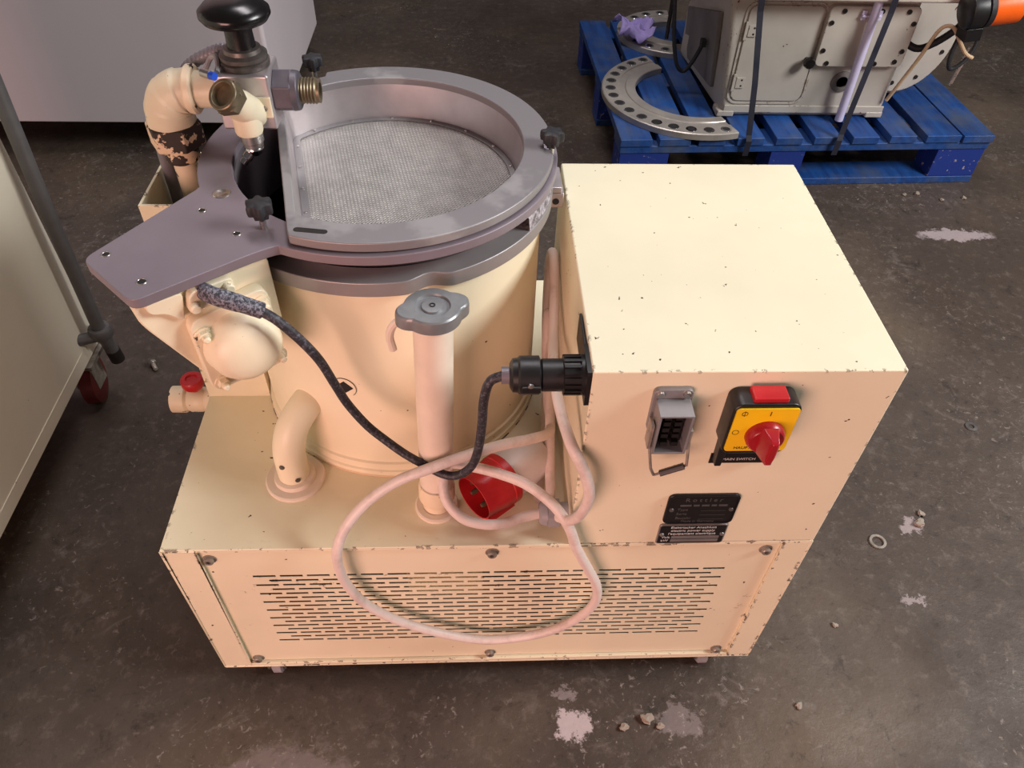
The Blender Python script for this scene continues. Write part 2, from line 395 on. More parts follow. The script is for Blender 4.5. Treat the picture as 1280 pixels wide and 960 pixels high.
for q in cpt[8:-8]: angs.add(round(math.atan2(q[1]-DY, q[0]-DX) % (2*PI), 6))
angs = sorted(angs)
outl = [(DX+ray_poly(a)*math.cos(a), DY+ray_poly(a)*math.sin(a)) for a in angs]
swing = MB().ring(outl, [(DX+.1650*math.cos(a), DY+.1650*math.sin(a)) for a in angs], .674, .685).build('swing_plate', 'grey_plate', mach, bevel=.0012)
for x, y, r in ((.102,.177,.0038),(.146,.136,.0038),(.030,.102,.0038),(.076,.060,.0042)):
    h = MB().lathe([(r+.0008,.6850),(r+.0004,.6855),(r-.0003,.6855),(r-.0006,.6850)], Matrix.Translation((x,y,0)), 20).build('hole_rim', 'steel', swing)
    MB().lathe([(r-.0002,.6852),(0,.6852)], Matrix.Translation((x,y,0)), 20).build('bolt_hole', 'inside_shade', swing)
MB().lathe([(.0098,.6850),(.0090,.6858),(.0062,.6858),(.0050,.6852),(0,.6852)], Matrix.Translation((.115,.209,0)), 24).build('countersunk_hole', 'steel', swing)
# ---- screen lid (D-shaped ring)
tn = math.atan2(-.216, -.976); dcut = .112
def dshape(r, d, n=200, cx=DX, cy=DY):
    """circle of radius r cut by the chord at distance d; sampled at shared angles"""
    out = []
    for i in range(n):
        a = tn + 2*PI*i/n; c = math.cos(a - tn); rr = r if c <= 1e-6 else min(r, d/c); out.append((cx+rr*math.cos(a), cy+rr*math.sin(a)))
    return out
def notch(P):
    """clamp notches in the outer edge below the star knobs"""
    out = []
    for x, y in P:
        a = math.atan2(y-DY, x-DX); r = math.hypot(x-DX, y-DY)
        for na in (math.atan2(.290-DY,.469-DX)+.08, math.atan2(.487-DY,.180-DX)+.1):
            d = abs((a-na+PI) % (2*PI)-PI)
            if d < .13: r = min(r, .1865 if d < .10 else .1865+(d-.10)/.03*.0105)
        out.append((DX+r*math.cos(a), DY+r*math.sin(a)))
    return out
lid = MB().ring(notch(dshape(.1975, dcut)), dshape(.1630, dcut-.010), .6865, .6970).build('screen_lid', 'grey_worn', mach, bevel=.0015)
a_, b_ = dshape(.1635, dcut-.0098), dshape(.1575, dcut-.0130)
n = len(a_)
m = MB().add([(x,y,.6925) for x,y in a_] + [(x,y,.645) for x,y in b_], [(i,(i+1)%n,n+(i+1)%n,n+i) for i in range(n)])
m.build('lid_inner_wall', 'aluminium', lid, smooth=50)
# outer chord wall that faces the discharge opening
t_, nn = Vector((-math.sin(tn), math.cos(tn))), Vector((math.cos(tn), math.sin(tn)))
o = Vector((DX,DY)) + nn*dcut; hl = math.sqrt(.1640**2 - dcut**2)
p1, p2 = o + t_*hl, o - t_*hl; q1, q2 = p1 - nn*.006, p2 - nn*.006
MB().prism([tuple(p1),tuple(p2),tuple(q2),tuple(q1)], .600, .6866).build('chord_wall', 'grey_cast', lid)
MB().prism(rrect(-.017,-.0035,.017,.0035,.0034), .6970, .6973, Matrix.Translation((.222,.124,0)) @ Matrix.Rotation(-.15,4,'Z')).build('lid_slot', 'dark_metal', lid)
# screen: backing, wires, frame, rivets
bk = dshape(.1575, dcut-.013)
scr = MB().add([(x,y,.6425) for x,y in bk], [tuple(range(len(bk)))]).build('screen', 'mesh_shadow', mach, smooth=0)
m = MB(); R_, dd = .1545, dcut-.016; sp, hw = .0040, .0010
kk = int(R_/sp)
for i in range(-kk, kk+1):
    u = i*sp; hh = math.sqrt(max(0, R_*R_-u*u))
    lo, hi = -hh, min(hh, dd)                               # wires running along the chord normal
    A3 = Vector((DX,DY)) + t_*u
    if hi > lo:
        P = [A3+nn*lo-t_*hw, A3+nn*hi-t_*hw, A3+nn*hi+t_*hw, A3+nn*lo+t_*hw]
        m.prism([tuple(v) for v in P], .6442, .6447)
    if u < dd:
        A3 = Vector((DX,DY)) + nn*u
        P = [A3-t_*hh-nn*hw, A3+t_*hh-nn*hw, A3+t_*hh+nn*hw, A3-t_*hh+nn*hw]
        m.prism([tuple(v) for v in P], .6442, .6447)
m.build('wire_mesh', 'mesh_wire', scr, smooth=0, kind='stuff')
MB().ring(dshape(.1575, dcut-.013), dshape(.1500, dcut-.022), .6450, .6470).build('screen_frame', 'grey_worn', scr, bevel=.0005)
riv = [(DX+.1538*math.cos(tn+PI+a), DY+.1538*math.sin(tn+PI+a)) for a in [(-2.05+4.1*i/12) for i in range(13)]]
riv += [tuple(Vector((DX,DY)) + nn*(dcut-.0175) + t_*(-.10+.05*i)) for i in range(5)]
for x, y in riv:
    MB().lathe([(.0022,.6468),(.0018,.6482),(0,.6486)], Matrix.Translation((x,y,0)), 10).build('rivet', 'steel', scr)
# star knobs
def star_knob(x, y, z, tilt=(0,0,1)):
    f = frame((x,y,z), tilt)
    k_ = MB().lathe([(.0034,0),(.0034,.016),(0,.016)], f, 12).build('clamp_stud', 'steel', mach)
    P = [((.0122+.0019*math.cos(6*a))*math.cos(a), (.0122+.0019*math.cos(6*a))*math.sin(a)) for a in [2*PI*i/72 for i in range(72)]]
    g = MB(); n = 72
    lay = [(.55,.012),(.62,.017),(.96,.019),(1.0,.022),(1.0,.027),(.94,.0295),(.70,.0305)]
    vs = [(x_*s_, y_*s_, z_) for s_, z_ in lay for x_, y_ in P]
    fs = [(q*n+i, q*n+(i+1)%n, (q+1)*n+(i+1)%n, (q+1)*n+i) for q in range(len(lay)-1) for i in range(n)] + [tuple(range(n))[::-1], tuple(range((len(lay)-1)*n, len(lay)*n))]
    g.add(vs, fs, f).build('star_knob', 'black_rubber', k_, smooth=40)
star_knob(.171,.146,.685); star_knob(.470,.292,.685); star_knob(.174,.484,.685)
# side lug and dusty lip on the right
lug = MB().box((.470,.296,.612),(.4895,.318,.632)).box((.462,.296,.632),(.487,.345,.640)).build('hinge_lug', 'aluminium', mach, bevel=.0015)
MB().lathe([(.0042,0),(.0042,.0006),(0,.0006)], frame((.480,.2960,.621),(0,-1,0)), 16).build('bolt_hole', 'inside_shade', lug)
MB().lathe([(.1700,.6735),(.1925,.6730),(.1975,.6640),(.1988,.6505),(.1800,.6505)], D, 24, math.radians(-33), math.radians(-6)).build('dusty_lip', 'dusty_metal', mach)
# ---- filler tube with radiator cap
ax = Vector((.009,.008,.315)).normalized()
b0 = Vector((.331,.060,HB)); fT = frame(b0, ax, (1,0,0))
fil = MB().lathe([(.0205,.045),(.0205,.314),(.017,.314)], fT, 40).build('filler_tube', 'plastic_cream', mach)
MB().lathe([(.0275,0),(.0275,.0045),(.0255,.006),(.018,.006)], Matrix.Translation(b0), 40).build('base_flange', 'plastic_cream', fil)
MB().lathe([(.018,.006),(.018,.016),(.021,.020),(.0225,.024),(.0225,.042),(.0205,.048),(.0205,.052)], fT, 40).build('collar', 'cream_peeling_little', fil)
b1 = b0 + ax*.315
th0 = math.atan2(.027,.070)
def cap_r(a, s=1.0):
    c = abs(math.cos(a-th0)); return .0290*s + .0088*max(0,(c-.86)/.14)**1.3
fC = frame(b1, ax, (1,0,0)); n = 96; ca = [2*PI*i/n for i in range(n)]
lay = [(1.0,0,-.004),(1.0,0,.006),(.985,0,.009),(.93,0,.0105),(.62,1,.0105),(.58,1,.0080),(.40,1,.0080),(.36,1,.0100),(.12,1,.0104)]
vs = []
for s_, rnd, z_ in lay:
    vs += [((s_*(.029 if rnd else cap_r(a)))*math.cos(a), (s_*(.029 if rnd else cap_r(a)))*math.sin(a), z_) for a in ca]
fs = [(q*n+i, q*n+(i+1)%n, (q+1)*n+(i+1)%n, (q+1)*n+i) for q in range(len(lay)-1) for i in range(n)] + [tuple(range(n))[::-1], tuple(range((len(lay)-1)*n, len(lay)*n))]
capo = MB().add(vs, fs, fC).build('radiator_cap', 'cap_grey', mach)
MB().lathe([(.0030,.0104),(.0030,.0112),(.0020,.0112),(.0020,.0104)], fC, 16).build('cap_rivet', 'dark_metal', capo)
MB().tube(spline([(.322,.064,.634),(.310,.061,.636),(.301,.060,.630),(.2965,.060,.616),(.2985,.060,.598)], 6), .0042, 10).build('overflow_spout', 'plastic_cream', fil)
# ---- drain elbow
dre = MB().tube(spline([(.146,.106,.328),(.146,.106,.355),(.1475,.108,.385),(.155,.119,.412),(.170,.140,.428),(.190,.170,.434)], 8), .0200, 28).build('drain_elbow', 'cream_clean', mach, smooth=60)
MB().lathe([(.038,HB),(.038,HB+.004),(.036,HB+.0055),(.0265,HB+.0055),(.0255,HB+.012),(.0215,HB+.013),(.0195,HB+.013)], Matrix.Translation((.146,.106,0)), 40).build('floor_flange', 'plastic_cream', dre)
for q, nn_ in (((.140,.0868,.372),(-.2,-1,.1)), ((.155,.0875,.345),(.4,-1,0))):
    MB().lathe([(.0036,0),(.003,.0012),(0,.0015)], frame(q, nn_), 12).build('elbow_screw', 'tarnished', dre)
MB().lathe([(.1924,HB),(.1934,HB),(.1934,HB+.0016),(.1924,HB+.0018)], D, 96).build('drum_seal', 'cream_peeling', mach)
# ---- motor housing below the swing plate
A = Vector((.070,.036,0)); dv = Vector((.81489,.57962,0)); nv = Vector((.57962,-.81489,0))
MH = Matrix((dv, (0,0,1), nv)).transposed().to_4x4(); MH.translation = A       # local (s, z, off)
H = [(.002,.6735),(.001,.655),(.006,.640),(.046,.552),(.060,.540),(.122,.540),(.134,.585),(.134,.6735)]
mot = MB().prism(roundpoly(H, .008, 3), -.095, -.004, MH).build('motor_housing', 'cream_cast', mach, bevel=.002)
MB().prism(roundpoly([(.010,.672),(.012,.660),(.026,.655),(.034,.645),(.040,.640),(.046,.672)], .006, 3), -.004, .003, MH).build('mounting_rib', 'cream_cast', mot, bevel=.0015)
cov = MB().prism(roundpoly([(.039,.641),(.041,.546),(.124,.546),(.121,.650)], .014, 5), -.004, .011, MH).build('motor_cover', 'cream_cast', mach, bevel=.002)
MB().lathe([(.0400,.009),(.0385,.016),(.0365,.027),(.0320,.035),(.024,.0400),(.012,.0425),(0,.043)], MH @ Matrix.Translation((.083,.597,0)), 48).build('dome', 'cream_cast', cov, smooth=60)
for s_, z_ in ((.049,.624),(.113,.634),(.116,.560),(.052,.556)):
    q = MB().lathe([(.0085,.010),(.0085,.013),(.0055,.013)], MH @ Matrix.Translation((s_,z_,0)), 16)
    q.prism(hexa(.0062), .012, .018, MH @ Matrix.Translation((s_,z_,0))).lathe([(.0038,.017),(.0038,.023),(.002,.0245),(0,.0245)], MH @ Matrix.Translation((s_,z_,0)), 12).build('bolt', 'cream_cast', cov)
gl = MB().prism(roundpoly([(.044,.648),(.090,.652),(.094,.672),(.050,.672)], .008, 4), -.003, .008, MH).build('cable_flange', 'cream_cast', mach, bevel=.0015)
for s_, z_ in ((.051,.656),(.086,.664)):
    MB().lathe([(.0055,.007),(.0055,.013),(.004,.015),(0,.015)], MH @ Matrix.Translation((s_,z_,0)), 12).build('bolt', 'cream_cast', gl)
def mh(s_, z_, o_): return tuple(MH @ Vector((s_, z_, o_)))
MB().tube(spline([mh(.064,.666,.004), mh(.069,.668,.020), mh(.085,.660,.032), mh(.103,.647,.040)], 6), [.0085]*7+[.0088]*6+[.0082]*6, 16).build('cable_boot', 'dusty_rubber', mach)
cb = spline([mh(.100,.649,.039), (.190,.060,.637), (.208,.062,.608), (.221,.066,.576), (.230,.069,.540), (.240,.070,.506), (.258,.065,.476), (.278,.059,.456), (.300,.051,.440), (.322,.043,.430), (.343,.034,.424), (.360,.030,.427), (.376,.028,.446), (.384,.026,.480), (.388,.025,.522), (.390,.024,.560), (.396,.023,.588), (.410,.023,.597)], 8)
MB().tube(cb, .0050, 12).build('motor_cable', 'cable_dusty', mach)
# connector on the side of the control box
fx = frame((TX,.023,.597), (-1,0,0), (0,0,1))
con = MB().prism(rrect(-.023,-.022,.023,.022,.003), 0, .0045, fx).lathe([(.0205,.004),(.0205,.008),(.018,.010),(.0165,.026),(.0165,.046),(.0150,.047),(.0195,.049),(.0195,.068),(.0175,.070),(.0170,.075),(.012,.078),(.008,.0785)], fx, 36).build('cable_connector', 'black_plastic', mach)
m = MB()
for i in range(18):
    a = 2*PI*i/18; m.box((.0185,-.0016,.008),(.0205,.0016,.025), fx @ Matrix.Rotation(a,4,'Z'))
m.lathe([(.0188,.008),(.0188,.025),(.0165,.026)], fx, 36).build('coupling_ring', 'black_plastic', con)
for sg in (-1, 1): MB().box((-.004,min(sg*.017,sg*.022),.048),(.004,max(sg*.017,sg*.022),.067), fx).build('strain_clamp', 'black_plastic', con, bevel=.001)
MB().lathe([(.0032,0),(.0028,.002),(0,.0025)], frame((TX-.058,.0035,.601),(0,-1,.2)), 10).build('clamp_screw', 'steel', con)
MB().lathe([(.0088,.074),(.0088,.086),(.0060,.086)], fx, 20).build('cable_sleeve', 'hose_grey', con)
MB().box((TX-.0035,.046,.580),(TX-.0008,.094,.6165)).build('cover_flap', 'black_plastic', con, bevel=.0008)
# ---- riser channel, pipes and dosing valve
m = MB().box((0,.255,HB),(.003,.375,.640)).box((.003,.255,HB),(.086,.258,.640)).box((.083,.258,HB),(.086,.375,.640)).box((.003,.372,HB),(.083,.375,.640))
m.build('riser_channel', 'cream_paint', mach)
PX, PY = .040, .322
pip = MB().lathe([(.0135,.40),(.0135,.668),(0,.668)], Matrix.Translation((PX,PY,0)), 24).build('riser_pipe', 'cream_peeling_little', mach)
MB().tube(spline([(.012,.335,.40),(.012,.335,.60),(.016,.330,.690)],4), .0075, 12).build('clear_hose', 'hose_grey', mach)
fN = frame((PX,PY,0),(0,0,1))
nut = MB().lathe([(.016,.660),(.0195,.662),(.0195,.680),(.017,.682)], fN, 24).prism([(x,y) for x,y in hexa(.0315,.3)], .681, .708, fN).build('union_nut', 'cream_peeling', pip, bevel=.002)
elb = MB().tube(spline([(PX,PY,.704),(PX,PY,.714),(PX+.002,PY,.727),(PX+.010,PY,.739),(PX+.022,PY,.7445),(PX+.034,PY,.7455)], 8), [.0265]*8+[.0262]*8+[.0255]*8+[.0245]*8+[.0225]*9, 28).build('pipe_elbow', 'cream_cast', mach, smooth=60)
fE = frame((PX+.030,PY,.7455),(1,0,0))
MB().lathe([(.0245,-.002),(.0262,0),(.0262,.006),(.024,.008),(.019,.008)], fE, 32).build('elbow_rim', 'cream_peeling_little', elb)
MB().lathe([(.0195,.004),(.0195,.038),(0,.038)], fE, 28).build('cross_pipe', 'cream_cast', elb)
BX0, BX1, BY0, BY1, BZ0, BZ1 = .106, .165, .292, .346, .7135, .7745
blk = MB().box((BX0,BY0,BZ0),(BX1,BY1,BZ1)).build('valve_block', 'aluminium', mach, bevel=.003, seg=3)
bx, by = .137, .320
F0 = Matrix.Translation((bx,by,BZ1))
MB().lathe([(.0255,0),(.0262,.002),(.0262,.006),(.0235,.0075),(.0250,.0085),(.0250,.0125),(.0200,.0150),(.0190,.019),(.0150,.020),(0,.020)], F0, 40).build('knob_collar', 'tarnished', blk)
MB().lathe([(.0150,.018),(.0142,.034),(.0150,.042),(.0250,.044),(.0330,.047),(.0365,.052),(.0360,.057),(.0300,.0625),(.0180,.0665),(0,.068)], F0, 48).build('hand_knob', 'black_gloss', blk, smooth=50)
fR = frame((BX1,.316,.748),(1,0,0),(0,0,1))
unn = MB().prism(hexa(.0235), 0, .020, fR).lathe([(.0215,.019),(.0205,.026),(.016,.027),(0,.027)], fR, 32).build('grey_union', 'nut_grey', blk, bevel=.0015)
pr = [(.0125,.024)]
for i in range(6): pr += [(.0142,.0262+i*.0034),(.0126,.0280+i*.0034)]
pr += [(.0130,.048),(.0090,.048),(.0090,.030),(0,.030)]
MB().lathe(pr, fR, 28).build('threaded_spigot', 'brass', unn)
# angled hose fitting in front of the block
O1 = Vector((.150,.290,.738)); O2 = Vector((.1285,.2535,.772)); ax2 = (O2-O1)
fit = MB().tube(spline([(.141,.296,.732),(.140,.284,.740),(.136,.272,.752),(.1315,.263,.762)], 5), [.0165]*6+[.0162]*5+[.0155]*5, 24).build('angle_fitting', 'cream_cast', blk, smooth=60)
dir2 = Vector((-.35,-.62,.70)).normalized(); fO = frame((.1320,.264,.761), dir2)
hx = MB().prism(hexa(.0185), 0, .010, fO).lathe([(.0168,.009),(.0168,.016),(.0155,.017),(.0125,.017),(.0118,.008),(.0075,.008),(.0070,.0),(0,.0)], fO, 32).build('hex_port', 'brass', fit, bevel=.0008)
MB().lathe([(0,-.020),(.0140,-.020),(.0150,-.017),(.0150,.004),(0,.004)], Matrix.Translation((.1375,.279,.738)), 28).build('fitting_body', 'cream_cast', blk)
MB().lathe([(0,0),(.0125,0),(.0125,-.010),(.0108,-.0115),(.0108,-.016),(0,-.016)], Matrix.Translation((.1385,.279,.7185)), 24).build('outlet_union', 'steel', blk)
fz = frame((.1385,.279,.700), (-.55,-.45,-.55))
nz = MB().lathe([(0,.010),(.004,.009),(.0085,.0055),(.0105,0),(.0085,-.0055),(.004,-.009),(0,-.010)], Matrix.Translation((.1385,.279,.700)), 20).build('nozzle_ball', 'chrome', blk)
MB().lathe([(.0058,.006),(.0058,.015),(.0046,.016),(.0046,.022),(0,.022)], fz, 16).build('nozzle_tip', 'chrome', nz)
tb = MB().box((.146,.2885,.729),(.1635,.2925,.752)).build('mounting_tab', 'cream_cast', blk, bevel=.001)
MB().lathe([(.0034,0),(.0030,.002),(0,.0026)], frame((.1555,.2885,.740),(0,-1,0)), 12).build('tab_screw', 'steel', tb)
# small hose and blue-tipped fitting behind the elbow
hp = spline([(.056,.352,.735),(.058,.350,.750),(.070,.347,.763),(.090,.345,.774),(.108,.342,.781),(.120,.335,.781)], 12)
MB().tube(hp, [.0062+(.0008 if i % 3 == 0 else 0) for i in range(len(hp))], 12).build('corrugated_hose', 'hose_grey', blk)
MB().tube(spline([(.094,.318,.770),(.100,.325,.779),(.108,.318,.783),(.112,.306,.779),(.1125,.296,.776)], 8), .0028, 8).build('small_loop_tube', 'gland_grey', blk)
fb = frame((.1085,.286,.7775),(.8,-.5,0))
MB().lathe([(0,-.012),(.0045,-.012),(.0045,0),(.0036,0),(0,0)], fb, 14).build('push_fitting', 'steel', blk)
MB().lathe([(.0042,0),(.0042,.006),(0,.006)], fb, 14).build('blue_collar', 'blue_dot', blk)
# ---- ball valve on the left side
fV = frame((.0,.300,.270),(-1,0,0))
bv = MB().lathe([(.012,0),(.012,.014),(.020,.016),(.020,.024),(.0175,.028),(.0195,.034),(.0195,.050),(.0175,.054),(.0205,.058),(.0205,.078),(.0150,.079),(.0150,.055),(0,.055)], fV, 28).build('drain_valve', 'cream_peeling_little', mach)
MB().lathe([(0,.016),(.007,.016),(.007,.024),(.0155,.025),(.0165,.027),(.0165,.036),(.0150,.039),(.009,.039),(.008,.036),(0,.036)], Matrix.Translation((-.040,.300,.276)), 28).build('valve_handle', 'red_plastic', bv)
# ---- appliance inlet on the control box front
inl = MB().prism(rrect(.5545,.544,.5935,.604,.006), 0, .006, Matrix.Rotation(PI/2,4,'X')).build('appliance_inlet', 'grey_housing', mach, bevel=.001)
# hood: hollow rectangular shell sticking out of the panel
m = MB()
ho = [(.5575,.536),(.5915,.536),(.5915,.5925),(.5575,.5925)]; hi_ = [(.5600,.5385),(.5890,.5385),(.5890,.5900),(.5600,.5900)]
m.ring(ho, hi_, .006, .030, Matrix.Rotation(PI/2,4,'X'))
hood = m.build('inlet_hood', 'grey_housing', inl, bevel=.0008)
MB().box((.560,-.014,.5385),(.589,-.006,.590)).build('contact_block', 'plate_black', inl)
for i in range(2):
    for j in range(5):
        x = .569+i*.011; z = .546+j*.0088
        MB().box((x-.0035,-.022 if j else -.025,z-.0028),(x+.0035,-.014,z+.0028)).build('contact', 'black_plastic', inl)
for x, z in ((.5632,.586),(.5858,.586),(.5632,.543)):
    MB().lathe([(.0026,0),(.0022,.002),(0,.0025)], frame((x,-.014,z),(0,-1,0)), 10).build('contact_screw', 'steel', inl)
for x in (.561,.587):
    MB().lathe([(.0042,0),(.0038,.0025),(0,.003)], frame((x,-.006,.5985),(0,-1,0)), 14).build('flange_screw', 'steel', inl)
m = MB().tube([(.5565,-.018,.566),(.5530,-.020,.558),(.5620,-.026,.508),(.5660,-.028,.4995)], .0016, 8).tube([(.5925,-.018,.562),(.5950,-.022,.552),(.5975,-.028,.517)], .0016, 8)
m.box((.5530,-.026,.540),(.5560,-.012,.574)).box((.5930,-.026,.538),(.5955,-.012,.566))
m.tube([(.5660,-.028,.4995),(.5985,-.0285,.5165)], .0014, 8)
bail = m.build('locking_bail', 'dirty_steel', inl)
fbm = frame((.5835,-.0285,.5088),(.0325,-.0005,.017)); MB().prism(rrect(-.003,-.004,.003,.004,.001), -.013, .013, fbm).build('bail_grip', 'black_plastic', bail)
# ---- main switch
RX = Matrix.Rotation(PI/2,4,'X')           # local (x, z, out of the panel)
sw = MB().prism(rrect(.629,.530,.6955,.6035,.010,6), 0, .0255, RX).build('main_switch', 'black_plastic', mach, bevel=.002)
MB().prism(rrect(.6315,.5365,.6935,.5990,.004), .0255, .0270, RX).build('switch_plate', 'yellow_plate', sw)
for x in (.634,.6885):
    MB().prism([(x,.531),(x+.0105,.531),(x+.008,.492),(x+.001,.492)], 0, .012, RX).build('side_clip', 'black_plastic', sw, bevel=.001)
rb = MB().box((.647,-.0225,.596),(.6815,-.004,.6085)).box((.6625,-.0245,.595),(.6665,-.021,.602)).build('padlock_slider', 'red_plastic', sw, bevel=.0015)
fK = frame((.6665,-.027,.562),(0,-1,0),(1,0,0))
kn = MB().lathe([(.0195,0),(.0195,.004),(.0180,.0085),(.0165,.010),(0,.010)], fK, 40).build('rotary_knob', 'red_knob', sw)
g = MB()
vs = []; secs = []
for z_, hw_, hl_, hl2 in ((.008,.0105,.0185,.0190),(.018,.0070,.0175,.0185),(.026,.0050,.0160,.0180),(.0285,.0030,.0130,.0160)):
    secs.append([(-hw_*.6,hl_,z_),(hw_*.6,hl_,z_),(hw_,hl_*.4,z_),(hw_,-hl2*.6,z_),(hw_*.75,-hl2,z_),(-hw_*.75,-hl2,z_),(-hw_,-hl2*.6,z_),(-hw_,hl_*.4,z_)])
for s_ in secs: vs += s_
fs = [(q*8+i, q*8+(i+1)%8, (q+1)*8+(i+1)%8, (q+1)*8+i) for q in range(3) for i in range(8)] + [tuple(range(24,32)), tuple(range(8))[::-1]]
fG = frame((.6665,-.027,.562),(0,-1,0),(-1,0,0))
g.add([( -x, -y, z) for x,y,z in vs], fs, fG @ Matrix.Rotation(PI,4,'Z') @ Matrix.Rotation(0,4,'Z')).build('grip', 'red_knob', kn, bevel=.0012)
text('I', .0085, FRONT(.6655,-.0271,.5920), 'black_ink', sw, align='CENTER')
MB().lathe([(.0034,0),(.0034,.0002),(.0028,.0002)], frame((.6370,-.0270,.5655),(0,-1,0)), 20).build('off_mark', 'black_ink', sw)
q = MB().lathe([(.0030,0),(.0030,.0002),(.0024,.0002)], frame((.6400,-.0270,.5925),(0,-1,0)), 20); q.box((.6397,-.0272,.589),(.6403,-.0270,.596)).build('power_mark', 'black_ink', sw)
text('HAUPTSCHALTER', .0055, FRONT(.6405,-.0271,.5415), 'black_ink', sw, xs=1.0)
ml = MB().box((.633,-.0012,.484),(.694,0,.500)).build('switch_label', 'plate_black', mach)
text('MAIN SWITCH', .0056, FRONT(.6465,-.0013,.4905), 'white_ink', ml, xs=1.0)
MB().lathe([(.0016,0),(0,.0004)], frame((.637,-.0012,.4915),(0,-1,0)), 10).build('label_pin', 'steel', ml)
# ---- name plates
np1 = MB().prism(rrect(.6005,.371,.684,.4275,.008,6), 0, .0035, RX).build('name_plate', 'plate_black', mach, bevel=.001)
MB().ring(rrect(.6015,.372,.683,.4265,.0075,6), rrect(.6032,.3737,.6813,.4248,.0060,6), .0034, .0044, RX).build('plate_rim', 'plate_black', np1)
text('R o t t l e r', .0095, FRONT(.642,-.0036,.4185), 'plate_relief', np1, align='CENTER')
x = .616
for i, wd in enumerate((.013,.007,.009,.006,.010)):
    MB().box((x,-.0038,.4065),(x+wd,-.0035,.4098)).build('worn_lettering', 'plate_relief', np1); x += wd+.0025
for i, t in enumerate(('Type', 'Serie', 'Baujahr')):
    text(t, .0062, FRONT(.614,-.0036,.4000-i*.0085), 'plate_relief', np1)
    MB().box((.642,-.0037,.3973-i*.0085),(.672,-.0035,.3976-i*.0085)).build('entry_line', 'plate_relief', np1)
text('Made in Germany', .0055, FRONT(.642,-.0036,.3765), 'plate_relief', np1, align='CENTER')
for x in (.607,.677): MB().lathe([(.0030,0),(.0026,.0014),(0,.0018)], frame((x,-.0035,.4000),(0,-1,0)), 12).build('plate_pin', 'plate_relief', np1)
np2 = MB().prism(rrect(.5995,.3275,.6825,.3675,.004,5), 0, .0030, RX).build('supply_plate', 'plate_silver', mach, bevel=.0008)
MB().prism(rrect(.6012,.3290,.6808,.3660,.003,5), .0029, .0032, RX).build('plate_face', 'plate_black', np2)
for i, t in enumerate(('Elektrischer Anschluss', 'electric power supply', "l'equipement electrique")):
    text(t, .0060, FRONT(.641,-.0033,.3625-i*.0066), 'white_ink', np2, align='CENTER', xs=1.02)
for i, t in enumerate(('Volt', 'kW')):
    text(t, .0060, FRONT(.605,-.0033,.3418-i*.0072), 'white_ink', np2)
    fld = MB().box((.617,-.0034,.3390-i*.0072),(.6755,-.0031,.3447-i*.0072)).build('entry_field', 'plate_silver', np2)
for x in (.6045,.6780): MB().lathe([(.0030,0),(.0026,.0014),(0,.0018)], frame((x,-.0032,.3480),(0,-1,0)), 12).build('plate_pin', 'plate_silver', np2)
# cable gland at the foot of the control box
fG = frame((TX,.030,.349),(-1,0,0),(0,0,1))
gn = MB().lathe([(.0135,.0),(.0135,.010)], fG, 24).prism(hexa(.0175), .010, .026, fG).lathe([(.0160,.026),(.0145,.033),(.0110,.036),(.006,.036)], fG, 24).build('cable_gland', 'gland_grey', mach, bevel=.001)

# ================================================================ mains lead with red plug (lies on the machine)
lead = thing('power_cord', 'dirty white power cord with a red industrial plug, looped over the cream machine', 'power cord', (0,0,Z0))
z1 = .332
path = [(.462,.030,.349),(.440,.024,.3500),(.412,.012,.354),(.388,.009,.358),(.364,.013,.366),(.346,.026,.383),(.342,.042,.402),(.352,.058,.412),(.377,.052,.414),(.408,.043,.412),(.440,.028,.410),(.470,.006,.400),(.488,-.012,.382),(.501,-.016,.340),(.519,-.013,.290),(.535,-.012,.245),(.538,-.012,.205),(.524,-.012,.166),(.492,-.012,.128),(.450,-.012,.106),(.395,-.012,.097),(.345,-.012,.113),(.296,-.012,.142),(.258,-.012,.176),(.231,-.012,.216),(.217,-.013,.262),(.2135,-.015,.306),(.217,-.013,.345),(.231,.000,.375),(.257,.014,.402),(.290,.024,.424),(.330,.030,.441),(.372,.044,.446),(.412,.062,.442),(.448,.085,.425),(.472,.115,.400),(.478,.150,.380),(.477,.190,.385),(.476,.235,.420),(.477,.262,.455),(.479,.275,.462),(.481,.262,.448),(.481,.220,.420),(.478,.165,.395),(.4755,.120,.378),(.474,.080,.362),(.472,.050,.353),(.460,.060,.340),(.472,.140,.334),(.478,.200,.345),(.480,.250,.380),(.480,.300,.430),(.482,.330,.500),(.484,.315,.530),(.484,.270,.510),(.478,.190,.490),(.472,.120,.510),(.472,.050,.523),(.480,.000,.520),(.494,-.018,.497),(.503,-.023,.463),(.500,-.020,.425),(.490,-.012,.395),(.478,.004,.378)]
cut = path.index((.412,.062,.442))
MB().tube(spline(path, 8), .0064, 12).build('cord', 'cable_white', lead, smooth=60)
pA, pB = Vector((.378,.046,.3585)), Vector((.488,.138,.3585)); pa = (pB-pA).normalized(); fP = frame(pA, pa, (0,0,1))
L_ = (pB-pA).length
col = MB().lathe([(.0300,0),(.0335,.030),(.0335,.040)], fP, 40).lathe([(.0282,0),(.0300,.030),(0,.030)], fP, 40).lathe([(.0282,0),(.0300,0)], fP, 40).lathe([(.0335,.040),(.0345,.041),(.0345,.050),(.0335,.051),(.030,.051)], fP, 40).build('red_collar', 'red_plastic', lead)
for i in range(5):
    a = 2*PI*i/5 + .3; MB().lathe([(.0034,.030),(.0034,.010),(.002,.007),(0,.007)], fP @ Matrix.Translation((.017*math.cos(a), .017*math.sin(a), 0)), 10).build('contact_pin', 'brass', lead)
MB().prism([(.030,-.006),(.036,-.005),(.036,.005),(.030,.006)], .000, .040, fP @ Matrix.Rotation(2.2,4,'Z')).build('key_rib', 'red_plastic', col)
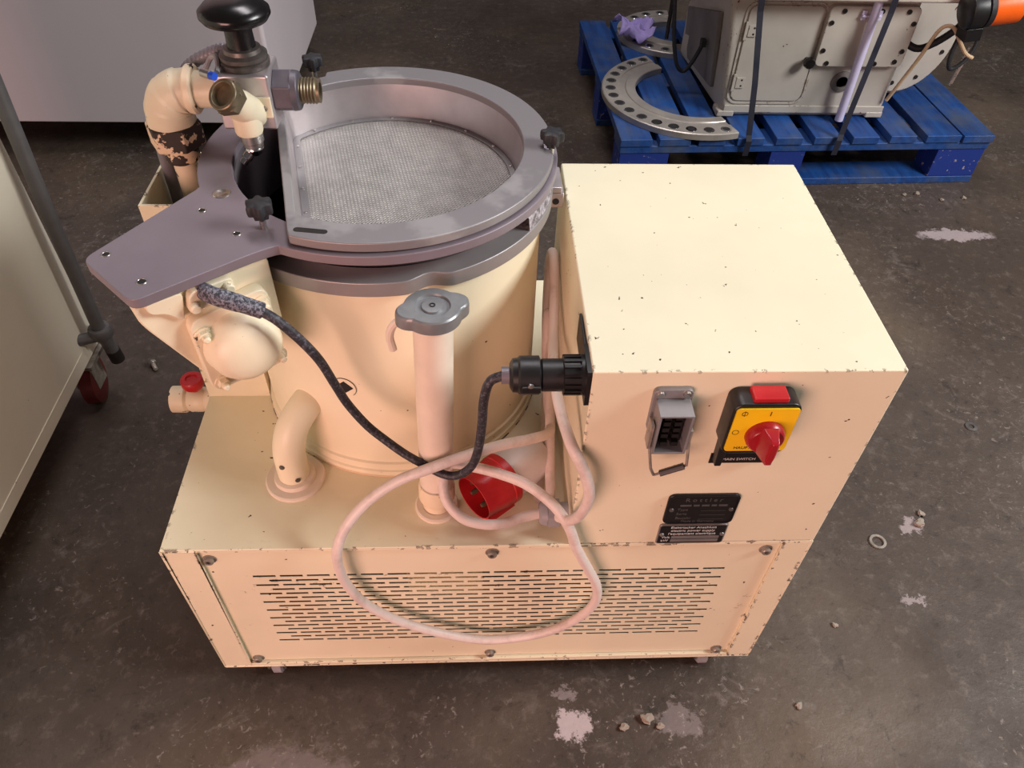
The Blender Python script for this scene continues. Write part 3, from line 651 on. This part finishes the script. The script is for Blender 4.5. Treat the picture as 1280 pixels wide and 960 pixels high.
MB().lathe([(.0315,.050),(.0315,.072),(.0290,.094),(.0240,.110),(.0150,.117),(.0070,.119)], fP, 40).build('plug_body', 'plug_white', lead)

# ================================================================ blue pallet and the old machine on it
pal = thing('pallet', 'worn blue wooden pallet carrying the old grey-beige machine', 'pallet', (1.315, 1.435, 0), rz=math.radians(2.2))
PW, PD, PH = 1.075, .84, .153
x0 = -PW/2
def plank(name, a, b, mat='blue_wood', tilt=0): return MB().box(a, b).build(name, mat, pal, bevel=.002)
widths = [.098,.098,.084,.084,.084,.084,.084,.084,.112,.100]
gaps = [.020,.022,.032,.034,.034,.034,.034,.030,.006]
sc = (PW - sum(gaps))/sum(widths); x = x0
for i, wd in enumerate(widths):
    wd *= sc
    plank('deck_board', (x, -.004*random.random(), PH-.022), (x+wd, PD+.004*random.random(), PH-.0005*random.random())); x += wd + (gaps[i] if i < 9 else 0)
for y in (.0, PD/2-.05, PD-.10): plank('cross_board', (x0+.002, y+.003, PH-.044), (x0+PW-.002, y+.098, PH-.0225))
for y in (.0, PD/2-.05, PD-.10):
    for xx in (x0+.004, -.10, PW/2-.144): plank('block', (xx, y+.006, .0215), (xx+.14 if xx != -.10 else xx+.10, y+.095, PH-.0445), 'blue_block')
for xx in (x0+.004, -.10, PW/2-.104): pass
for y in (.0, PD/2-.05, PD-.10): plank('bottom_board', (x0+.004, y+.004, 0), (PW/2-.004, y+.097, .021))

old = thing('machine_tool', 'old chipped grey-beige machine base with hinged door, strapped on the blue pallet', 'machine', (0,0,Z0))
oz = .1034+.001
prof = [(1.555, oz),(1.985, oz),(1.985,.27),(1.70,.434),(1.555,.434)]      # (y, z)
vs = [(1.045,y,z) for y,z in prof] + [(1.552,y,z) for y,z in prof]; n = 5
body = MB().add([(1.085 if (x_ < 1.1 and y<1.6 and z<.2) else x_, y, z) for (x_,y,z) in vs], [tuple(range(n))[::-1], tuple(range(n,2*n))] + [(i,(i+1)%n,n+(i+1)%n,n+i) for i in range(n)]).build('machine_body', 'old_cream', old, bevel=.014, seg=3)
MB().add([(1.040,1.625,.365),(1.040,1.955,.262),(1.050,1.955,.118),(1.062,1.64,.150),(1.052,1.625,.365),(1.052,1.955,.262),(1.056,1.955,.118),(1.074,1.64,.150)], [(0,1,2,3),(0,4,5,1),(1,5,6,2),(2,6,7,3),(3,7,4,0),(4,7,6,5)]).build('side_plate', 'old_dark_face', old, bevel=.002)
MB().box((1.088,1.551,oz+.012),(1.553,1.556,.138)).build('plinth_strip', 'old_cream', old, bevel=.002)
for xx in (1.070, 1.505): MB().box((xx,1.549,oz),(xx+.050,1.60,.122)).build('foot', 'old_cream', old, bevel=.004)
RXo = lambda y: Matrix.Translation((0,y,0)) @ Matrix.Rotation(PI/2,4,'X')
do = MB().prism(rrect(1.098,.152,1.300,.410,.022), 0, .006, RXo(1.556)).build('door', 'old_cream', old, bevel=.002)
MB().ring(rrect(1.088,.142,1.309,.419,.03), rrect(1.094,.148,1.303,.413,.026), 0, .004, RXo(1.5555)).build('door_lip', 'old_cream', old, bevel=.001)
for z in (.205,.345):
    h = MB().box((1.094,1.545,z-.024),(1.102,1.550,z+.024)).box((1.104,1.546,z-.015),(1.128,1.550,z+.015)).build('hinge', 'old_cream', do, bevel=.001)
    for dz in (-.008,.008): MB().lathe([(.003,0),(0,.0015)], frame((1.119,1.546,z+dz),(0,-1,0)), 8).build('hinge_screw', 'dark_metal', h)
MB().lathe([(.006,0),(.006,.012),(.012,.016),(.0155,.024),(.013,.034),(0,.038)], frame((1.284,1.550,.272),(0,-1,0)), 20).build('door_knob', 'black_gloss', do)
acc = MB().prism(rrect(1.303,.258,1.546,.416,.016), 0, .022, RXo(1.556)).build('access_cover', 'old_cream', old, bevel=.003)
for x, z in ((1.340,.404),(1.315,.374),(1.315,.302),(1.335,.268),(1.440,.404),(1.512,.404),(1.535,.374),(1.532,.302),(1.468,.268),(1.522,.274)):
    MB().lathe([(.0065,0),(.0065,.003),(.003,.003),(.003,.001),(0,.001)], frame((x,1.534,z),(0,-1,0)), 12).build('cover_screw', 'dark_metal', acc)
MB().lathe([(.030,0),(.030,.004),(.022,.006),(.016,.006),(.016,.001),(0,.001)], frame((1.405,1.556,.208),(0,-1,0)), 24).build('oil_port', 'old_dark_face', old)
MB().prism(rrect(.99,1.490,1.640,2.06,.03), .440, .495).build('table_slab', 'old_cream', old, bevel=.006)
MB().box((1.03,1.53,.495),(1.60,1.98,.62)).build('upper_casting', 'old_cream', old, bevel=.015)
hs = MB().lathe([(0,0),(.140,0),(.150,.010),(.150,.045),(.140,.055),(0,.055)], frame((1.62,1.72,.272),(.25,-1,0)), 48).build('round_housing', 'old_cream', old, smooth=40)
for a in (-.3,-1.1,-1.8): MB().lathe([(.006,0),(.006,.004),(0,.004)], frame(Vector((1.62,1.72,.272))+Vector((.25,-1,0)).normalized()*.055+Vector((.97*math.cos(a)*.115, .24*math.cos(a)*.115, math.sin(a)*.115)), (.25,-1,0)), 10).build('housing_screw', 'dark_metal', hs)
tb = MB().tube([(1.4175,1.520,.112),(1.411,1.512,.50)], .0115, 16).build('white_conduit', 'tube_white', old)
MB().box((1.385,1.520,.394),(1.437,1.534,.398)).box((1.385,1.526,.384),(1.398,1.533,.408)).box((1.426,1.526,.384),(1.439,1.533,.408)).build('conduit_clip', 'tube_white', tb, bevel=.001)
MB().tube(spline([(1.548,1.545,.16),(1.560,1.53,.22),(1.575,1.51,.30),(1.585,1.50,.36),(1.598,1.495,.383),(1.620,1.49,.382),(1.650,1.49,.350),(1.680,1.49,.318),(1.705,1.49,.305)], 8), .0050, 10).build('beige_wire', 'wire_beige', old)
MB().tube(spline([(1.550,1.58,.312),(1.585,1.56,.300),(1.620,1.55,.318),(1.650,1.53,.36),(1.665,1.52,.40)], 8), .0095, 12).build('black_hose', 'black_rubber', old)
MB().tube(spline([(1.668,1.50,.40),(1.648,1.495,.35),(1.645,1.49,.300),(1.658,1.49,.275),(1.682,1.49,.290),(1.700,1.495,.320),(1.705,1.50,.345)], 8), .0055, 10).build('black_wire_loop', 'black_rubber', old)
for q in ([(1.690,1.497,.330),(1.684,1.494,.285),(1.676,1.490,.230)], [(1.702,1.497,.335),(1.690,1.494,.290),(1.680,1.490,.235)]):
    MB().tube(q, .003, 8).build('loose_rod', 'steel', old)
fo = frame((1.605,1.455,.437),(1,0,.14),(0,0,1))
hd = MB().lathe([(0,0),(.034,.0),(.044,.006),(.046,.016),(.046,.042),(.040,.046),(0,.046)], fo, 32).box((-.072,-.024,.010),(-.040,.024,.052), fo).build('motor_end', 'black_plastic', old, bevel=.002)
MB().lathe([(.040,.046),(.045,.047),(.045,.060),(0,.060)], fo, 32).build('rubber_band', 'black_rubber', hd)
MB().lathe([(.042,.060),(.043,.064),(.043,.130),(.034,.138),(0,.138)], fo, 32).build('orange_casing', 'orange', hd)
# dangling black lead on the left side with its small bracket
MB().tube(spline([(.930,1.75,.62),(.932,1.74,.45),(.945,1.715,.30),(.965,1.70,.20),(.992,1.70,.170),(1.015,1.70,.20),(1.035,1.70,.250)], 8), .0060, 10).build('hanging_lead', 'black_rubber', old)
MB().box((1.028,1.690,.243),(1.042,1.712,.262)).build('lead_clip', 'dark_metal', old, bevel=.001)
MB().tube([(.962,1.86,.62),(.966,1.86,.20)], .006, 8).build('thin_post', 'black_plastic', old)

def flange_segment(name, cx, cy, z, ro, ri, a0, a1, label, holes):
    t = thing(name, label, 'flange', (cx, cy, z), 'cut steel flange pieces on the pallet')
    n = 64; prof = [(ri,0),(ro,0),(ro,.016),(ro-.003,.018),(ri+.052,.018),(ri+.050,.015),(ri+.030,.015),(ri+.028,.018),(ri+.002,.018),(ri,.016)]
    m = MB().lathe(prof + [prof[0]], None, n, a0, a1)
    L = len(prof)+1
    m.f += [tuple(range(L-1)), tuple(n*L+i for i in range(L-1))[::-1]]
    m.build('segment_plate', 'flange_steel', t, smooth=30)
    for i in range(holes):
        a = a0 + (a1-a0)*(i+.5)/holes; r = ro-.026
        h = MB().lathe([(.0155,.0182),(.0150,.0187),(.0105,.0187)], Matrix.Translation((r*math.cos(a), r*math.sin(a), 0)), 20).build('hole_chamfer', 'chrome', t)
        MB().lathe([(.0108,.0186),(0,.0186)], Matrix.Translation((r*math.cos(a), r*math.sin(a), 0)), 20).build('bolt_hole', 'inside_shade', h)
    return t
flange_segment('flange_segment', 1.022, 1.678, PH+.0005, .266, .166, math.radians(112), math.radians(288), 'steel half-ring flange with bolt holes lying along the front edge of the pallet', 15)
flange_segment('flange_segment', 1.045, 2.125, PH+.0005, .185, .085, math.radians(85), math.radians(262), 'smaller steel half-ring flange further back on the pallet beside the purple rag', 9)
# purple rag
m = MB(); gx, gy = 12, 10; vs = []
for j in range(gy+1):
    for i in range(gx+1):
        u, v = i/gx-.5, j/gy-.5; e = 1-.25*math.sin(5*u+3*v)
        vs.append((u*.10*e+.012*math.sin(9*v), v*.13*e, .020+.018*math.sin(7*u+2)*math.cos(8*v+1)+.008*math.sin(15*u+11*v)))
fs = [(j*(gx+1)+i, j*(gx+1)+i+1, (j+1)*(gx+1)+i+1, (j+1)*(gx+1)+i) for j in range(gy) for i in range(gx)]
rg = m.add(vs, fs).build('rag', 'rag', None, smooth=60); rg.location = (.915, 2.07, PH+.030)
md = rg.modifiers.new('thick', 'SOLIDIFY'); md.thickness = .002
tag(rg, 'crumpled purple rag lying on the pallet against a steel flange', 'rag')
# straps
def strap(label, pts, wd=.016):
    m = MB(); vs = []
    for x, y, z in pts: vs += [(x-wd/2,y-.0005,z),(x+wd/2,y-.0005,z),(x+wd/2,y+.0007,z),(x-wd/2,y+.0007,z)]
    n = len(pts); fs = [(i*4+a, i*4+(a+1)%4, (i+1)*4+(a+1)%4, (i+1)*4+a) for i in range(n-1) for a in range(4)] + [(0,1,2,3), tuple(n*4-4+a for a in range(4))[::-1]]
    return tag(m.add(vs, fs).build('strap', 'strap', None, smooth=0), label, 'strap', 'plastic straps holding the old machine')
strap('dark plastic strap running down across the door of the old machine', [(1.090,1.482,.56),(1.100,1.482,.468),(1.120,1.445,.30),(1.132,1.422,.165),(1.134,1.415,.150),(1.135,1.420,.104)])
strap('dark plastic strap running down beside the white conduit of the old machine', [(1.436,1.482,.56),(1.436,1.482,.468),(1.414,1.455,.30),(1.394,1.430,.165),(1.392,1.424,.150),(1.391,1.427,.104)])

# ================================================================ white cabinets and trolley
tr = thing('trolley_cabinet', 'off-white metal trolley cabinet with grey push bar beside the machine', 'trolley', (-.70,.12,0))
tx = -.374+.70; ty = .651-.12
cb_ = MB().box((-.36,-.62,.120),(tx,ty,1.02)).build('cabinet_body', 'trolley_cream', tr, bevel=.004)
MB().box((tx,-.60,.124),(tx+.0015,ty-.004,.152)).build('lower_trim', 'trolley_cream', tr, bevel=.0005)
for x, y in ((tx-.026,ty-.045),(tx-.045,-.50),(-.28,ty-.055),(-.28,-.50)):
    c = MB().box((x-.035,y-.035,.112),(x+.035,y+.035,.120)).box((x-.022,y-.02,.045),(x-.018,y+.02,.114)).box((x+.018,y-.02,.045),(x+.022,y+.02,.114)).build('caster', 'dirty_steel', tr)
    MB().lathe([(0,-.016),(.040,-.016),(.050,-.012),(.050,.012),(.040,.016),(0,.016)], frame((x,y+.005,.0502),(1,.2,0)), 32).build('wheel', 'wheel_red', c)
bar = MB().tube([(.360,.502,.118),(.360,.492,.180),(.360,.505,.437),(.360,.523,.632),(.360,.556,1.00)], .0125, 12).build('push_bar', 'bar_grey', tr)
MB().lathe([(.019,-.012),(.021,-.008),(.021,.008),(.019,.012),(.0125,.012)], frame((.360,.493,.178),(0,-.05,1)), 20).lathe([(.0115,0),(.0115,.045),(0,.045)], frame((.352,.485,.172),(-.9,-.35,0)), 14).build('bar_clamp', 'bar_grey', bar)
MB().lathe([(.0137,0),(.0137,.030),(0,.030)], frame((.360,.505,.092),(0,-.1,1)), 14).build('bar_tip', 'dark_metal', bar)

bc = thing('storage_cabinet', 'tall white metal cabinet standing behind the machine', 'cabinet', (-.80,1.90,0))
MB().box((-.75,-.310,.100),(.622,.42,1.90)).build('cabinet_body', 'cabinet_white', bc, bevel=.012, seg=3)
MB().box((-.745,-.318,.106),(.560,-.311,1.895)).build('door', 'cabinet_white', bc, bevel=.003)
for x, y in ((-.68,-.24),(.55,-.24),(-.68,.34),(.55,.34)):
    MB().lathe([(.028,0),(.030,.012),(.018,.020),(.018,.100),(0,.100)], Matrix.Translation((x,y,0)), 16).build('leg', 'dark_metal', bc)

# ================================================================ loose bits on the floor
bo = thing('bolt', 'loose steel bolt lying on the floor below the grey swing plate', 'bolt', (-.320,.702,0))
fb = frame((0,0,.0075),(.5,-.8,0))
MB().prism(hexa(.0088), 0, .006, fb).build('bolt_head', 'steel', bo, bevel=.0006)
MB().lathe([(.0045,.006),(.0045,.024),(.0035,.0255),(0,.0255)], fb, 12).build('bolt_shank', 'dirty_steel', bo)
wsh = MB().lathe([(.0150,0),(.0150,.003),(.0105,.003),(.0105,0),(.0150,0)], None, 28).build('washer', 'dirty_steel'); wsh.location = (1.108,.229,.0005)
tag(wsh, 'dull steel washer lying on the floor right of the machine', 'washer')
wsh2 = MB().lathe([(.0120,0),(.0120,.002),(.0060,.002),(.0060,0),(.0120,0)], None, 24).build('washer', 'steel'); wsh2.location = (1.410,.502,.0005)
tag(wsh2, 'small bright washer lying alone on the open floor', 'washer')
base = MB()
import bmesh
pbm = bmesh.new(); bmesh.ops.create_icosphere(pbm, subdivisions=2, radius=1)
for v in pbm.verts: v.co *= 1 + .22*math.sin(5*v.co.x+3*v.co.y)+.12*math.sin(9*v.co.z+4*v.co.x)
pme = bpy.data.meshes.new('pebble'); pbm.to_mesh(pme); pbm.free(); pme.materials.append(M['pebble'])
grit_sets = (('small pale crumb of grit on the floor beside the dull washer', 'crumbs beside the dull washer', ((1.20,.265,.010),(1.212,.288,.007))),
             ('small crumb of grit on the floor in front of the vent panel', 'crumbs in front of the vent panel', ((.635,-.075,.010),(.600,-.085,.007),(.655,-.085,.006),(.875,-.06,.006))),
             ('small pale crumb of grit on the floor in front of the pallet corner', 'crumbs in front of the pallet', ((1.66,1.39,.008),(1.72,1.36,.006),(1.79,1.37,.007),(1.62,1.385,.006))),
             ('tiny crumb of grit on the floor close to the right side of the machine', None, ((.975,.07,.005),)))
for lab, grp, spots_ in grit_sets:
    for (x, y, r) in spots_:
        o = bpy.data.objects.new('pebble', pme); C.objects.link(o); o.location = (x,y,r*.45); o.scale = (r, r*.8, r*.6); o.rotation_euler = (0,0,random.random()*6)
        tag(o, lab, 'pebble', grp)
